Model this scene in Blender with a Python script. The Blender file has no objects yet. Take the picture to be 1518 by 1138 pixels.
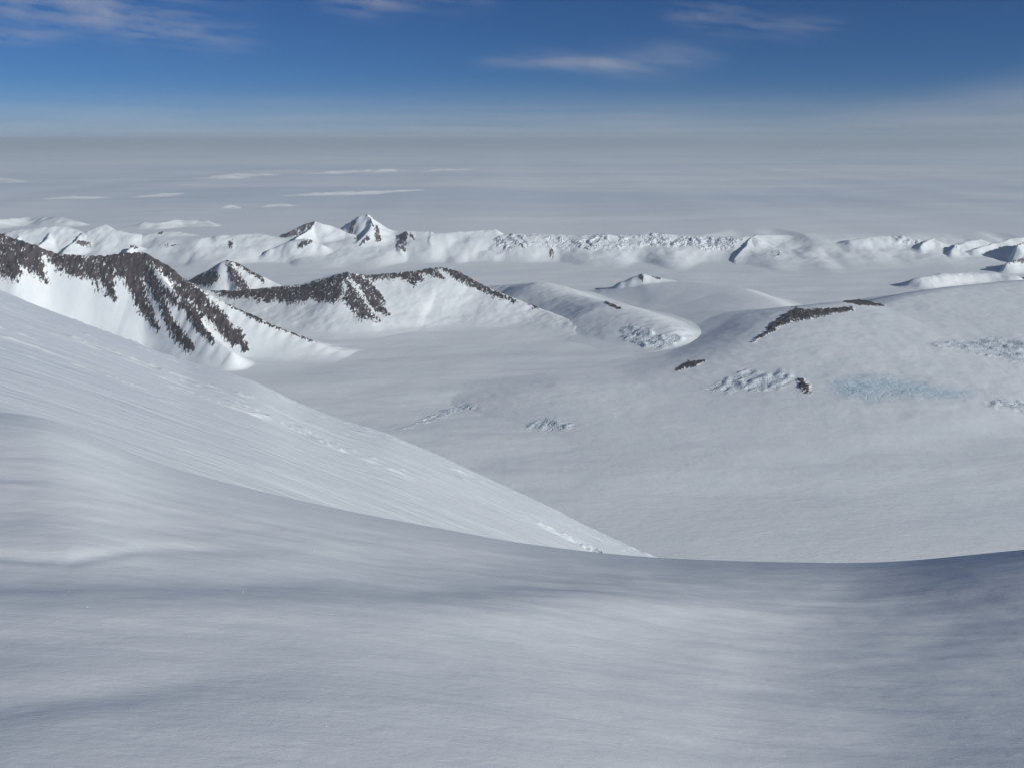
import bpy, math
import numpy as np
from mathutils import Vector

# ------------------------------------------------------------------ set-up
scene = bpy.context.scene
COL = scene.collection
R = math.radians
PITCH = R(16.0)
F = 1263.0                      # focal length in pixels of a 1518 px wide frame
CP, SP = math.cos(PITCH), math.sin(PITCH)

def us(px, py):
    """direction of a picture point as (x/y, z/y) slopes in the world"""
    a = (np.asarray(px, float) - 759.0) / F
    b = (569.0 - np.asarray(py, float)) / F
    k = CP + b * SP
    return a / k, (b * CP - SP) / k

def P(px, py, y):
    u, s = us(px, py)
    return (float(u) * y, float(y), float(s) * y)

def to_px(x, y, z):
    d = y * CP - z * SP
    d = np.where(d > 0.01, d, 0.01)
    return 759.0 + F * x / d, 569.0 - F * (y * SP + z * CP) / d

# ------------------------------------------------------------------ noise
def _h(i, j, seed):
    n = (i.astype(np.int64) * 374761393 + j.astype(np.int64) * 668265263 + seed * 982451653) & 0xffffffff
    n = ((n ^ (n >> 13)) * 1274126177) & 0xffffffff
    n = ((n ^ (n >> 16)) * 2246822519) & 0xffffffff
    return (n ^ (n >> 15)) / 4294967296.0

def perlin(x, y, seed=0):
    x = np.asarray(x, float); y = np.asarray(y, float)
    i = np.floor(x); j = np.floor(y)
    fx = x - i; fy = y - j
    i = i.astype(np.int64); j = j.astype(np.int64)
    def g(a, b, dx, dy):
        t = _h(a, b, seed) * 2 * np.pi
        return np.cos(t) * dx + np.sin(t) * dy
    ux = fx * fx * fx * (fx * (fx * 6 - 15) + 10)
    uy = fy * fy * fy * (fy * (fy * 6 - 15) + 10)
    n00 = g(i, j, fx, fy); n10 = g(i + 1, j, fx - 1, fy)
    n01 = g(i, j + 1, fx, fy - 1); n11 = g(i + 1, j + 1, fx - 1, fy - 1)
    return 1.5 * ((n00 * (1 - ux) + n10 * ux) * (1 - uy) + (n01 * (1 - ux) + n11 * ux) * uy)

def fbm(x, y, seed=0, octs=4, gain=0.5, lac=2.03):
    v = 0.0; a = 1.0
    for o in range(octs):
        v = v + a * perlin(x, y, seed + o * 17)
        x = x * lac + 5.2; y = y * lac - 3.7; a *= gain
    return v

def ridged(x, y, seed=0, octs=4, gain=0.55):
    v = 0.0; a = 1.0
    for o in range(octs):
        v = v + a * (1 - 2 * np.abs(perlin(x, y, seed + o * 13)))
        x = x * 2.1 + 1.7; y = y * 2.1 + 9.1; a *= gain
    return v

def ss(a, b, t):
    t = np.clip((t - a) / (b - a), 0, 1)
    return t * t * (3 - 2 * t)

def smax(a, b, k):
    h = np.clip(0.5 + 0.5 * (a - b) / k, 0, 1)
    return b * (1 - h) + a * h + k * h * (1 - h)

# ------------------------------------------------------------------ tagging
def tag(o, label=None, cat=None, group=None, kind=None):
    if label: o['label'] = label
    if cat: o['category'] = cat
    if group: o['group'] = group
    if kind: o['kind'] = kind
    return o

# ------------------------------------------------------------------ materials
def new_mat(name):
    m = bpy.data.materials.new(name); m.use_nodes = True
    nt = m.node_tree
    return m, nt, nt.nodes, nt.links, nt.nodes['Principled BSDF']

def snow_material(name, scales, col=(0.77, 0.835, 0.86), rough=0.55, stretch=(1, 1, 1), rot=0.0,
                  tint=0.03, spec=0.2, tint_scale=None, glaze=0.0):
    """wind-packed snow: bump layers given as (wavelength m, height m)"""
    m, nt, N, L, bs = new_mat(name)
    tc = N.new('ShaderNodeTexCoord')
    mp = N.new('ShaderNodeMapping')
    mp.inputs['Scale'].default_value = stretch
    mp.inputs['Rotation'].default_value = (0, 0, rot)
    L.new(tc.outputs['Object'], mp.inputs['Vector'])
    last = None
    for wl, hgt in scales:
        n = N.new('ShaderNodeTexNoise')
        n.inputs['Scale'].default_value = 1.0 / wl
        n.inputs['Detail'].default_value = 4
        n.inputs['Roughness'].default_value = 0.55
        n.inputs['Distortion'].default_value = 0.3
        L.new(mp.outputs['Vector'], n.inputs['Vector'])
        b = N.new('ShaderNodeBump')
        b.inputs['Strength'].default_value = 1.0
        b.inputs['Distance'].default_value = hgt
        L.new(n.outputs['Fac'], b.inputs['Height'])
        if last: L.new(last.outputs['Normal'], b.inputs['Normal'])
        last = b
    if last: L.new(last.outputs['Normal'], bs.inputs['Normal'])
    n = N.new('ShaderNodeTexNoise')
    n.inputs['Scale'].default_value = 1.0 / (tint_scale or scales[0][0] * 3)
    n.inputs['Detail'].default_value = 5
    L.new(mp.outputs['Vector'], n.inputs['Vector'])
    r = N.new('ShaderNodeValToRGB')
    r.color_ramp.elements[0].position = 0.3; r.color_ramp.elements[1].position = 0.7
    r.color_ramp.elements[0].color = (col[0] * (1 - tint * 1.5), col[1] * (1 - tint), col[2] * (1 - tint * .6), 1)
    r.color_ramp.elements[1].color = (*col, 1)
    L.new(n.outputs['Fac'], r.inputs['Fac'])
    if glaze:
        m2 = N.new('ShaderNodeMapping'); m2.inputs['Scale'].default_value = (0.00009, 0.0004, 0.0004)
        L.new(tc.outputs['Object'], m2.inputs['Vector'])
        n2 = N.new('ShaderNodeTexNoise'); n2.inputs['Scale'].default_value = 1; n2.inputs['Detail'].default_value = 7
        n2.inputs['Distortion'].default_value = .4
        L.new(m2.outputs['Vector'], n2.inputs['Vector'])
        r2 = N.new('ShaderNodeValToRGB'); r2.color_ramp.elements[0].position = .38; r2.color_ramp.elements[1].position = .62
        r2.color_ramp.elements[0].color = (1 - glaze, 1 - glaze * .75, 1 - glaze * .45, 1); r2.color_ramp.elements[1].color = (1, 1, 1, 1)
        L.new(n2.outputs['Fac'], r2.inputs['Fac'])
        mm = N.new('ShaderNodeMix'); mm.data_type = 'RGBA'; mm.blend_type = 'MULTIPLY'; mm.inputs['Factor'].default_value = 1
        gp = N.new('ShaderNodeNewGeometry'); sx = N.new('ShaderNodeSeparateXYZ'); fr = N.new('ShaderNodeMapRange')
        fr.inputs['From Min'].default_value = 8300; fr.inputs['From Max'].default_value = 13000
        L.new(gp.outputs['Position'], sx.inputs[0]); L.new(sx.outputs['Y'], fr.inputs['Value']); L.new(fr.outputs['Result'], mm.inputs['Factor'])
        L.new(r.outputs['Color'], mm.inputs['A']); L.new(r2.outputs['Color'], mm.inputs['B'])
        L.new(mm.outputs['Result'], bs.inputs['Base Color'])
    else:
        L.new(r.outputs['Color'], bs.inputs['Base Color'])
    bs.inputs['Roughness'].default_value = rough
    bs.inputs['Specular IOR Level'].default_value = spec
    return m

def rock_material(name, wl=7.0, rock_a=(0.033, 0.029, 0.031), rock_b=(0.10, 0.086, 0.088), bump=3.0,
                  snow=(0.77, 0.835, 0.86), thr=0.5, zs=0.35):
    """rubble and rock poking through snow; the 'rock' attribute says how bare the ground is"""
    m, nt, N, L, bs = new_mat(name)
    tc = N.new('ShaderNodeTexCoord')
    at = N.new('ShaderNodeAttribute'); at.attribute_name = 'rock'
    mp = N.new('ShaderNodeMapping'); mp.inputs['Scale'].default_value = (1, .35, zs)
    L.new(tc.outputs['Object'], mp.inputs['Vector'])
    n1 = N.new('ShaderNodeTexNoise'); n1.inputs['Scale'].default_value = 1 / wl
    n1.inputs['Detail'].default_value = 6; n1.inputs['Roughness'].default_value = 0.65
    n2 = N.new('ShaderNodeTexNoise'); n2.inputs['Scale'].default_value = 1 / (wl * 5)
    n2.inputs['Detail'].default_value = 4; n2.inputs['Roughness'].default_value = 0.6
    for n in (n1, n2): L.new(mp.outputs['Vector'], n.inputs['Vector'])
    # cover = rock + (n1-.5)*1.6 + (n2-.5)*.8
    a = N.new('ShaderNodeMath'); a.operation = 'MULTIPLY_ADD'
    a.inputs[1].default_value = 3.4; L.new(n1.outputs['Fac'], a.inputs[0]); L.new(at.outputs['Fac'], a.inputs[2])
    b = N.new('ShaderNodeMath'); b.operation = 'MULTIPLY_ADD'
    b.inputs[1].default_value = 1.0; L.new(n2.outputs['Fac'], b.inputs[0]); L.new(a.outputs[0], b.inputs[2])
    c = N.new('ShaderNodeMapRange')
    c.inputs['From Min'].default_value = 2.20 + thr - 0.12
    c.inputs['From Max'].default_value = 2.20 + thr + 0.12
    c.interpolation_type = 'SMOOTHSTEP'
    L.new(b.outputs[0], c.inputs['Value'])
    n3 = N.new('ShaderNodeTexNoise'); n3.inputs['Scale'].default_value = 1 / (wl * 2.2)
    n3.inputs['Detail'].default_value = 5
    L.new(mp.outputs['Vector'], n3.inputs['Vector'])
    r = N.new('ShaderNodeValToRGB')
    r.color_ramp.elements[0].position = 0.35; r.color_ramp.elements[1].position = 0.7
    r.color_ramp.elements[0].color = (*rock_a, 1); r.color_ramp.elements[1].color = (*rock_b, 1)
    L.new(n3.outputs['Fac'], r.inputs['Fac'])
    mx = N.new('ShaderNodeMix'); mx.data_type = 'RGBA'
    L.new(c.outputs['Result'], mx.inputs['Factor'])
    mx.inputs['A'].default_value = (*snow, 1)
    L.new(r.outputs['Color'], mx.inputs['B'])
    L.new(mx.outputs['Result'], bs.inputs['Base Color'])
    bp = N.new('ShaderNodeBump'); bp.inputs['Distance'].default_value = bump
    L.new(c.outputs['Result'], bp.inputs['Strength'])
    L.new(n1.outputs['Fac'], bp.inputs['Height'])
    L.new(bp.outputs['Normal'], bs.inputs['Normal'])
    bs.inputs['Roughness'].default_value = 0.85
    bs.inputs['Specular IOR Level'].default_value = 0.2
    return m

def ice_material(name, wl=12.0, bump=6.0, snow=(0.77, 0.835, 0.86), ice=(0.66, 0.765, 0.82), bare=0.0):
    """broken glacier ice: 'ice' attribute = how bare; bluish patches through snow"""
    m, nt, N, L, bs = new_mat(name)
    tc = N.new('ShaderNodeTexCoord')
    at = N.new('ShaderNodeAttribute'); at.attribute_name = 'ice'
    v = N.new('ShaderNodeTexVoronoi'); v.inputs['Scale'].default_value = 1 / wl
    v.feature = 'DISTANCE_TO_EDGE'
    n = N.new('ShaderNodeTexNoise'); n.inputs['Scale'].default_value = 1 / (wl * 1.6)
    n.inputs['Detail'].default_value = 5
    L.new(tc.outputs['Object'], n.inputs['Vector']); 
    va = N.new('ShaderNodeVectorMath'); va.operation = 'MULTIPLY_ADD'
    va.inputs[1].default_value = (wl * .9, wl * .9, wl * .9)
    L.new(n.outputs['Color'], va.inputs[0]); L.new(tc.outputs['Object'], va.inputs[2])
    L.new(va.outputs[0], v.inputs['Vector'])
    a = N.new('ShaderNodeMath'); a.operation = 'MULTIPLY_ADD'
    a.inputs[1].default_value = 1.5
    L.new(n.outputs['Fac'], a.inputs[0]); L.new(at.outputs['Fac'], a.inputs[2])
    c = N.new('ShaderNodeMapRange'); c.inputs['From Min'].default_value = 0.85; c.inputs['From Max'].default_value = 2.0
    L.new(a.outputs[0], c.inputs['Value'])
    mx = N.new('ShaderNodeMix'); mx.data_type = 'RGBA'
    L.new(c.outputs['Result'], mx.inputs['Factor'])
    mx.inputs['A'].default_value = (*snow, 1); mx.inputs['B'].default_value = (*ice, 1)
    L.new(mx.outputs['Result'], bs.inputs['Base Color'])
    bp = N.new('ShaderNodeBump'); bp.inputs['Distance'].default_value = bump
    L.new(at.outputs['Fac'], bp.inputs['Strength'])
    mr = N.new('ShaderNodeMapRange'); mr.inputs['From Max'].default_value = 0.12
    L.new(v.outputs['Distance'], mr.inputs['Value']); L.new(mr.outputs['Result'], bp.inputs['Height'])
    L.new(bp.outputs['Normal'], bs.inputs['Normal'])
    bs.inputs['Roughness'].default_value = 0.45
    bs.inputs['Specular IOR Level'].default_value = 0.3
    return m

# ------------------------------------------------------------------ meshes
def grid_normals(X, Y, Z):
    V = np.stack([X, Y, Z], -1)
    du = np.gradient(V, axis=1); dv = np.gradient(V, axis=0)
    n = np.cross(du, dv)
    n /= np.linalg.norm(n, axis=-1, keepdims=True) + 1e-12
    n[n[..., 2] < 0] *= -1
    return n

def grid_object(name, X, Y, Z, mat, keep=None, attrs=None, parent=None, origin=(0, 0, 0), custom=None):
    """a height sheet; rows = j, columns = i; keep = faces to keep"""
    nj, ni = X.shape
    idx = np.arange(nj * ni).reshape(nj, ni)
    f = np.stack([idx[:-1, :-1], idx[:-1, 1:], idx[1:, 1:], idx[1:, :-1]], -1).reshape(-1, 4)
    if keep is not None: f = f[keep.reshape(-1)]
    if len(f) == 0: return None
    used = np.unique(f)
    remap = np.zeros(nj * ni, np.int64); remap[used] = np.arange(len(used))
    f = remap[f]
    co = np.stack([X, Y, Z], -1).reshape(-1, 3)[used] - np.array(origin)
    # face up
    a = co[f[0, 1]] - co[f[0, 0]]; b = co[f[0, 3]] - co[f[0, 0]]
    if a[0] * b[1] - a[1] * b[0] < 0: f = f[:, ::-1]
    me = bpy.data.meshes.new(name)
    me.vertices.add(len(co)); me.vertices.foreach_set('co', co.astype(np.float32).ravel())
    me.loops.add(len(f) * 4); me.loops.foreach_set('vertex_index', f.astype(np.int32).ravel())
    me.polygons.add(len(f))
    me.polygons.foreach_set('loop_start', np.arange(len(f), dtype=np.int32) * 4)
    me.polygons.foreach_set('loop_total', np.full(len(f), 4, np.int32))
    me.update(calc_edges=True)
    me.shade_smooth()
    for k, v in (attrs or {}).items():
        at = me.attributes.new(k, 'FLOAT', 'POINT')
        at.data.foreach_set('value', v.reshape(-1)[used].astype(np.float32))
    if custom is not None:
        me.normals_split_custom_set_from_vertices(custom.reshape(-1, 3)[used].astype(float).tolist())
    me.materials.append(mat)
    o = bpy.data.objects.new(name, me)
    COL.objects.link(o)
    if parent: o.parent = parent
    else: o.location = origin
    return o

# ------------------------------------------------------------------ base terrain
FLOOR = -1000.0
def edge_y(x):
    """where the plateau step stands"""
    return 7620 + 260 * fbm(x / 1500.0, x * 0 + .3, 91, 3) + 0.02 * x

def base(x, y):
    rgt = ss(1700, 3000, x)
    soft = 650 * np.clip(fbm(x / 620.0, x * 0 + 7.7, 93, 2) + .12, 0, 1)
    step = ss(-330 - 500 * rgt - soft, 180 + 300 * rgt + soft, y - edge_y(x))
    hgt = 165 + 25 * fbm(x / 2300.0, y * 0 + 2.1, 55, 2)
    right = ss(2300, 3600, x)
    hgt = hgt * (1 - 0.15 * right)
    z = FLOOR + hgt * step + step * (1 - step) * 4 * (9 * fbm(x / 210.0, y / 240.0, 57, 4, .55) + 8 * (1 - rgt) * np.abs(perlin(x / 330.0, y / 500.0, 59)))
    near = ss(1500, 2600, y) * (1 - ss(6500, 7500, y))
    z = z + near * (10 * fbm(x / 1500.0 + 3, y / 700.0, 7, 3) + 2.2 * fbm(x / 420.0, y / 160.0, 19, 3))
    z = z + 85 * np.exp(-((x - 1380) / 540.0) ** 2 - ((y - 4430) / 700.0) ** 2)
    far = ss(7900, 12000, y)
    z = z + far * (34 * fbm(x / 9000.0, y / 3600.0, 23, 3, 0.45))
    z = z + ss(7900, 9500, y) * (1 - ss(20000, 32000, y)) * 9 * fbm(x / 1900.0, y / 700.0, 29, 3)
    z = z + 25 * ss(9000, 60000, y)
    return z

# ------------------------------------------------------------------ ridges
def seg_field(x, y, pts):
    """distance to a polyline in plan, blended crest height, side (+1 = right of travel), arc length"""
    segs = []
    best = np.full(x.shape, 1e18); arc = np.zeros(x.shape); s0 = 0.0
    for (x0, y0, z0), (x1, y1, z1) in zip(pts[:-1], pts[1:]):
        dx, dy = x1 - x0, y1 - y0
        l2 = dx * dx + dy * dy + 1e-9
        t = np.clip(((x - x0) * dx + (y - y0) * dy) / l2, 0, 1)
        d = np.sqrt((x - x0 - t * dx) ** 2 + (y - y0 - t * dy) ** 2)
        arc = np.where(d < best, s0 + t * math.sqrt(l2), arc)
        best = np.minimum(best, d)
        sd = np.clip((dy * (x - x0) - dx * (y - y0)) / math.sqrt(l2) / (0.35 * d + 3), -1, 1)
        segs.append((d, z0 + t * (z1 - z0), sd))
        s0 += math.sqrt(l2)
    wt = 0; zc = 0; side = 0
    for d, z, sd in segs:
        w = ((best + 15) / (d + 15)) ** 10
        wt = wt + w; zc = zc + w * z; side = side + w * sd
    return best, zc / wt, side / wt, arc

def resample(pts, step):
    pts = np.array(pts, float)
    d = np.r_[0, np.cumsum(np.hypot(*(pts[1:, :2] - pts[:-1, :2]).T))]
    n = max(2, int(d[-1] / step) + 1)
    t = np.linspace(0, d[-1], n)
    return np.stack([np.interp(t, d, pts[:, k]) for k in range(3)], 1)

PROF = {
    'peak':  (np.array([0, .12, .3, .55, .8, 1.0]), np.array([1, .83, .58, .27, .06, 0])),
    'face':  (np.array([0, .1, .35, .6, .85, 1.0]), np.array([1, .9, .6, .28, .05, 0])),
    'dome':  (np.array([0, .1, .25, .5, .75, 1.0]), np.array([1, .97, .85, .5, .15, 0])),
    'bench': (np.array([0, .12, .35, .62, .76, .88, 1.0]), np.array([1, .93, .74, .5, .34, .05, 0])),
}
_pc = {}
def prof(kind, t):
    if kind not in _pc:
        a, b = PROF[kind]
        tt = np.linspace(0, 1.5, 601); v = np.interp(tt, a, b)
        k = np.exp(-0.5 * (np.arange(-40, 41) / 11.0) ** 2); k /= k.sum()
        vp = np.r_[v[1:41][::-1] , v, np.zeros(40)]
        vs = np.convolve(vp, k, 'valid')
        w = np.clip(tt / (.12 if kind != 'dome' else .02), 0, 1)
        if kind in ('peak', 'face', 'bench'): vs = v * (1 - w) + vs * w
        _pc[kind] = (tt, vs)
    return np.interp(t, *_pc[kind])

def ridge_height(x, y, crests, warp=0.0, wl=300.0, seed=0, k=12.0, rough=0.0, rough_wl=60.0):
    """bump above base, and a 0..1 nearness to the edge"""
    b = base(x, y)
    wx = x + warp * fbm(x / wl, y / wl, seed, 2, .4); wy = y + warp * fbm(x / wl + 40, y / wl + 9, seed + 5, 2, .4)
    tot = np.zeros(x.shape); tmin = np.full(x.shape, 9.0)
    for c in crests:
        d, zc, side, arc = seg_field(wx, wy, c['pts'])
        wr = c.get('wr', c['w']); wl_ = c['w']
        # wr on the right-hand side of travel, w on the left-hand side
        W = wl_ + (wr - wl_) * ss(-1, 1, side)
        # blend the widths near the ends and scale with the height above the floor
        hh = np.maximum(zc - b, 0.0)
        h0 = max(c.get('h0', 0), 1e-3) or 1
        if c.get('scale_w', True):
            hm = np.max(hh) + 1e-6
            W = W * (c.get('smin', 0.25) + (1 - c.get('smin', 0.25)) * (hh / hm))
        ribs = c.get('ribs', 0.0)
        t = d / W
        if ribs:
            r = perlin(arc / c.get('rib_wl', 90.0), d / 420.0 + 3.3, seed + 71) + 0.5 * perlin(arc / c.get('rib_wl', 90.0) * 2.3, d / 300.0, seed + 77)
            t = t * (1 + ribs * r * np.clip(t * 2.2, 0, 1))
        sm = ss(-1, 1, side)
        h = hh * (prof(c.get('kind', 'peak'), t) * sm + prof(c.get('kind_l', c.get('kind', 'peak')), t) * (1 - sm))
        ke = k * np.clip(np.minimum(h, tot) / (1.5 * k), 0.02, 1)
        tot = smax(h, tot, ke)
        tmin = np.minimum(tmin, t)
    if rough:
        tot = tot + rough * fbm(x / rough_wl, y / rough_wl, seed + 33, 5, 0.55) * np.clip(tot / 30.0, 0, 1)
    # slip under the plain at the rim
    tot = np.where(tmin > 0.9, tot - 2.0 * ss(0.9, 1.25, tmin), tot)
    return b, tot, tmin

def stroke_field(px, py, strokes, polys):
    """how far inside the listed bare patches: >0 inside"""
    r = np.full(px.shape, -9.0)
    for pts, hw in strokes:
        pts = np.array(pts, float)
        if np.isscalar(hw): hw = [hw] * len(pts)
        for k in range(len(pts) - 1):
            a, b = pts[k], pts[k + 1]
            d = b - a; l2 = (d ** 2).sum() + 1e-9
            t = np.clip(((px - a[0]) * d[0] + (py - a[1]) * d[1]) / l2, 0, 1)
            dist = np.hypot(px - a[0] - t * d[0], py - a[1] - t * d[1])
            w = hw[k] + t * (hw[k + 1] - hw[k])
            r = np.maximum(r, np.clip((w - dist) / np.maximum(w * .42, 1.2), -9, 1))
    for pts, soft in polys:
        pts = np.array(pts, float); n = len(pts)
        inside = np.zeros(px.shape, bool); dist = np.full(px.shape, 1e9)
        for k in range(n):
            a, b = pts[k], pts[(k + 1) % n]
            d = b - a; l2 = (d ** 2).sum() + 1e-9
            t = np.clip(((px - a[0]) * d[0] + (py - a[1]) * d[1]) / l2, 0, 1)
            dist = np.minimum(dist, np.hypot(px - a[0] - t * d[0], py - a[1] - t * d[1]))
            if abs(b[1] - a[1]) > 1e-9:
                c = ((a[1] > py) != (b[1] > py)) & (px < (b[0] - a[0]) * (py - a[1]) / (b[1] - a[1]) + a[0])
                inside ^= c
        r = np.maximum(r, np.clip(np.where(inside, dist, -dist) / soft, -9, 1))
    return r

def largest(m):
    """biggest connected patch of faces"""
    lab = np.where(m, np.arange(m.size).reshape(m.shape) + 1, 0)
    for _ in range(4000):
        n = lab.copy()
        n[1:] = np.maximum(n[1:], lab[:-1]); n[:-1] = np.maximum(n[:-1], lab[1:])
        n[:, 1:] = np.maximum(n[:, 1:], lab[:, :-1]); n[:, :-1] = np.maximum(n[:, :-1], lab[:, 1:])
        n = np.where(m, n, 0)
        if (n == lab).all(): break
        lab = n
    v, c = np.unique(lab[lab > 0], return_counts=True)
    return (lab == v[np.argmax(c)]) if len(v) else m

def mountain(name, crests, mats, dx, dy, seed=1, warp=25, wl=300, k=12, rough=0, rough_wl=60,
             bare=None, icy=None, noise_px=(0.9, 7.0), bare_rough=4.0, label=None, cat='mountain', group=None,
             part_names=('rock_band', 'icefall'), kind=None, margin=1.3, extra=None, things=()):
    for c in crests:
        c['pts'] = resample(c['pts'], max(dx * 5, 60))
    allp = np.concatenate([c['pts'] for c in crests])
    wm = max(max(c['w'], c.get('wr', c['w'])) for c in crests) * margin + warp
    x0, y0 = allp[:, 0].min() - wm, allp[:, 1].min() - wm
    x1, y1 = allp[:, 0].max() + wm, allp[:, 1].max() + wm
    X, Y = np.meshgrid(np.arange(x0, x1, dx), np.arange(y0, y1, dy))
    b, h, t = ridge_height(X, Y, crests, warp, wl, seed, k, rough, rough_wl)
    if extra is not None: h = h + extra(X, Y, h)
    Z = b + h
    px, py = to_px(X, Y, Z)
    rock = np.full(X.shape, -9.0); ice = np.full(X.shape, -9.0)
    if bare:
        amp, wlp = noise_px
        n = fbm(px / wlp, py / wlp, seed + 201, 4, 0.6)
        n2 = fbm(px / wlp + 9, py / wlp, seed + 205, 4, 0.6)
        rock = stroke_field(px + n * wlp * .35, py + n2 * wlp * .35, *bare) + n * 0.25
        bump = np.clip(rock, 0, 1) * bare_rough * (0.6 + fbm(X / 22.0, Y / 22.0, seed + 8, 4, 0.6))
        Z = Z + bump
    if icy:
        n = fbm(px / 9, py / 5, seed + 301, 3)
        ice = stroke_field(px + n * 4, py + n * 3, *icy[:2]) * np.clip(.75 + 1.1 * fbm(px / 34, py / 13, seed + 303, 3), .12, 1.2)
        am, aw, ax, ay, ar = icy[2]     # amplitude, wavelength, stretch x/y, rotation
        ca, sa = math.cos(ar), math.sin(ar)
        wx = X + aw * .5 * fbm(X / aw / 2, Y / aw / 2, seed + 5, 2); wy = Y + aw * .5 * fbm(X / aw / 2 + 7, Y / aw / 2, seed + 6, 2)
        xr, yr = (ca * wx + sa * wy) / (aw * ax), (-sa * wx + ca * wy) / (aw * ay)
        Z = Z + am * np.clip(ice * 1.2, 0, 1) * (ridged(xr, yr, seed + 400, 3, 0.5) - 0.3)
    fields = []
    for k_, (knd, nm, lab, ct, shp, opt) in enumerate(things):
        sx, sy, am = opt[:3]
        n = fbm(px / 7, py / 5, seed + 501 + k_, 4, .6); n2 = fbm(px / 7 + 5, py / 5, seed + 601 + k_, 4, .6)
        f = stroke_field(px + n * sx, py + n2 * sy, *shp)
        if knd == 'rock':
            f = f + n * .3
            Z = Z + np.clip(f, 0, 1) * am * (0.6 + fbm(X / 18.0, Y / 18.0, seed + 8, 4, 0.6))
        else:
            aw, ax, ay, ar = opt[3:]
            ca, sa = math.cos(ar), math.sin(ar)
            wx = X + aw * .5 * fbm(X / aw / 2, Y / aw / 2, seed + 5, 2); wy = Y + aw * .5 * fbm(X / aw / 2 + 7, Y / aw / 2, seed + 6, 2)
            xr, yr = (ca * wx + sa * wy) / (aw * ax), (-sa * wx + ca * wy) / (aw * ay)
            rg = np.maximum(perlin(xr, yr, seed + 400), -.25) + .6 * np.abs(perlin(xr * 2.1, yr * 2.1, seed + 403))
            Z = Z + am * np.clip(f * 1.2, 0, 1) * rg
        fields.append(f)
    nrm = grid_normals(X, Y, Z)
    vk = t < 1.25
    fk = vk[:-1, :-1] | vk[1:, 1:] | vk[1:, :-1] | vk[:-1, 1:]
    fr = np.maximum.reduce([rock[:-1, :-1], rock[1:, 1:], rock[1:, :-1], rock[:-1, 1:]])
    fi = np.maximum.reduce([ice[:-1, :-1], ice[1:, 1:], ice[1:, :-1], ice[:-1, 1:]])
    cen = allp[len(allp) // 2]
    org = (float(cen[0]), float(cen[1]), FLOOR)
    isr = fk & (fr > -0.85)
    isi = fk & ~isr & (fi > 0.0)
    taken = isr | isi
    for (knd, nm, lab, ct, shp, opt), f in zip(things, fields):
        ff = np.maximum.reduce([f[:-1, :-1], f[1:, 1:], f[1:, :-1], f[:-1, 1:]])
        m = largest(fk & ~taken & (ff > (-.7 if knd == 'rock' else 0.02)))
        if not m.any(): print('EMPTY THING', lab); continue
        taken = taken | m
        jj, ii = np.nonzero(m)
        og = (float(X[jj, ii].mean()), float(Y[jj, ii].mean()), float(Z[jj, ii].min()))
        q_ = grid_object(nm, X, Y, Z, mats[1] if knd == 'rock' else (ICE_BLUE if nm == 'blue_ice' else mats[2]), m,
                         {'rock' if knd == 'rock' else 'ice': np.clip(f * (.55 if knd == 'rock' else 1.0), -.55 if knd == 'rock' else 0, 1)}, None, og, nrm)
        tag(q_, lab, ct)
    o = grid_object(name, X, Y, Z, mats[0], fk & ~taken, None, None, org, nrm)
    tag(o, label, cat, group, kind)
    if bare:
        rr = np.clip(rock, -1, 1) * .43
        grid_object(part_names[0], X, Y, Z, mats[1], isr, {'rock': rr}, o, org, nrm)
    if icy:
        grid_object(part_names[1], X, Y, Z, mats[2], isi, {'ice': np.clip(ice * 1.4, 0, 1)}, o, org, nrm)
    return o

# ================================================================== materials
SNOW_NEAR = snow_material('packed_snow_near', [(1.3, 0.010), (0.22, 0.006), (0.05, 0.0022), (0.010, 0.0008)], stretch=(0.6, 1.3, 1), rough=0.5, tint=0.02, tint_scale=3)
SNOW_SLOPE = snow_material('sastrugi_snow', [(22, 0.9), (7, 0.42), (2.2, 0.13)], stretch=(0.22, 1.6, 1), rot=R(10), rough=0.42, spec=0.35, tint=0.03, tint_scale=40)
SNOW_PLAIN = snow_material('glacier_snow', [(60, 1.6), (18, 0.9)], stretch=(0.6, 1.3, 1), rough=0.6, tint=0.03, tint_scale=500, glaze=0.22)
SNOW_HILL = snow_material('hill_snow', [(90, 2.0), (16, 0.45)], rough=0.6, tint=0.03, tint_scale=160)
SNOW_FAR = snow_material('far_snow', [(160, 7.0), (40, 2.2)], rough=0.6, tint=0.03, tint_scale=300)
ROCK = rock_material('snowy_brown_rock', wl=8.5, thr=0.0)
ROCK_FAR = rock_material('distant_grey_rock', wl=16.0, rock_a=(0.05, 0.045, 0.05), rock_b=(0.16, 0.14, 0.14), thr=0.12, bump=6)
ICE = ice_material('broken_blue_ice', wl=16, bump=1.5)
ICE_BLUE = ice_material('smooth_blue_ice', wl=40, bump=.8, ice=(0.55, 0.71, 0.78))
ICE_FAR = ice_material('far_serac_ice', wl=45, bump=7, ice=(0.72, 0.80, 0.86))

# ================================================================== ice plain, one sheet to the horizon
az = R(1) * np.r_[np.arange(-64, -36, 0.7), np.arange(-36, 36, 0.11), np.arange(36, 64.5, 0.7)]
rr = [900.0]
while rr[-1] < 205000:
    r = rr[-1]
    step = r * 0.0055 if r < 6500 else (r * 0.0032 if r < 8800 else r * 0.009)
    rr.append(r + step)
rr = np.array(rr)
A, RR = np.meshgrid(az, rr)
X = np.tan(A) * RR; Y = RR * 1.0
Z = base(X, Y)
o = grid_object('ice_plain', X, Y, Z, SNOW_PLAIN)
tag(o, 'wide flat snow covered ice plain running from the valley floor to the horizon', 'ice plain', None, 'structure')

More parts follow.
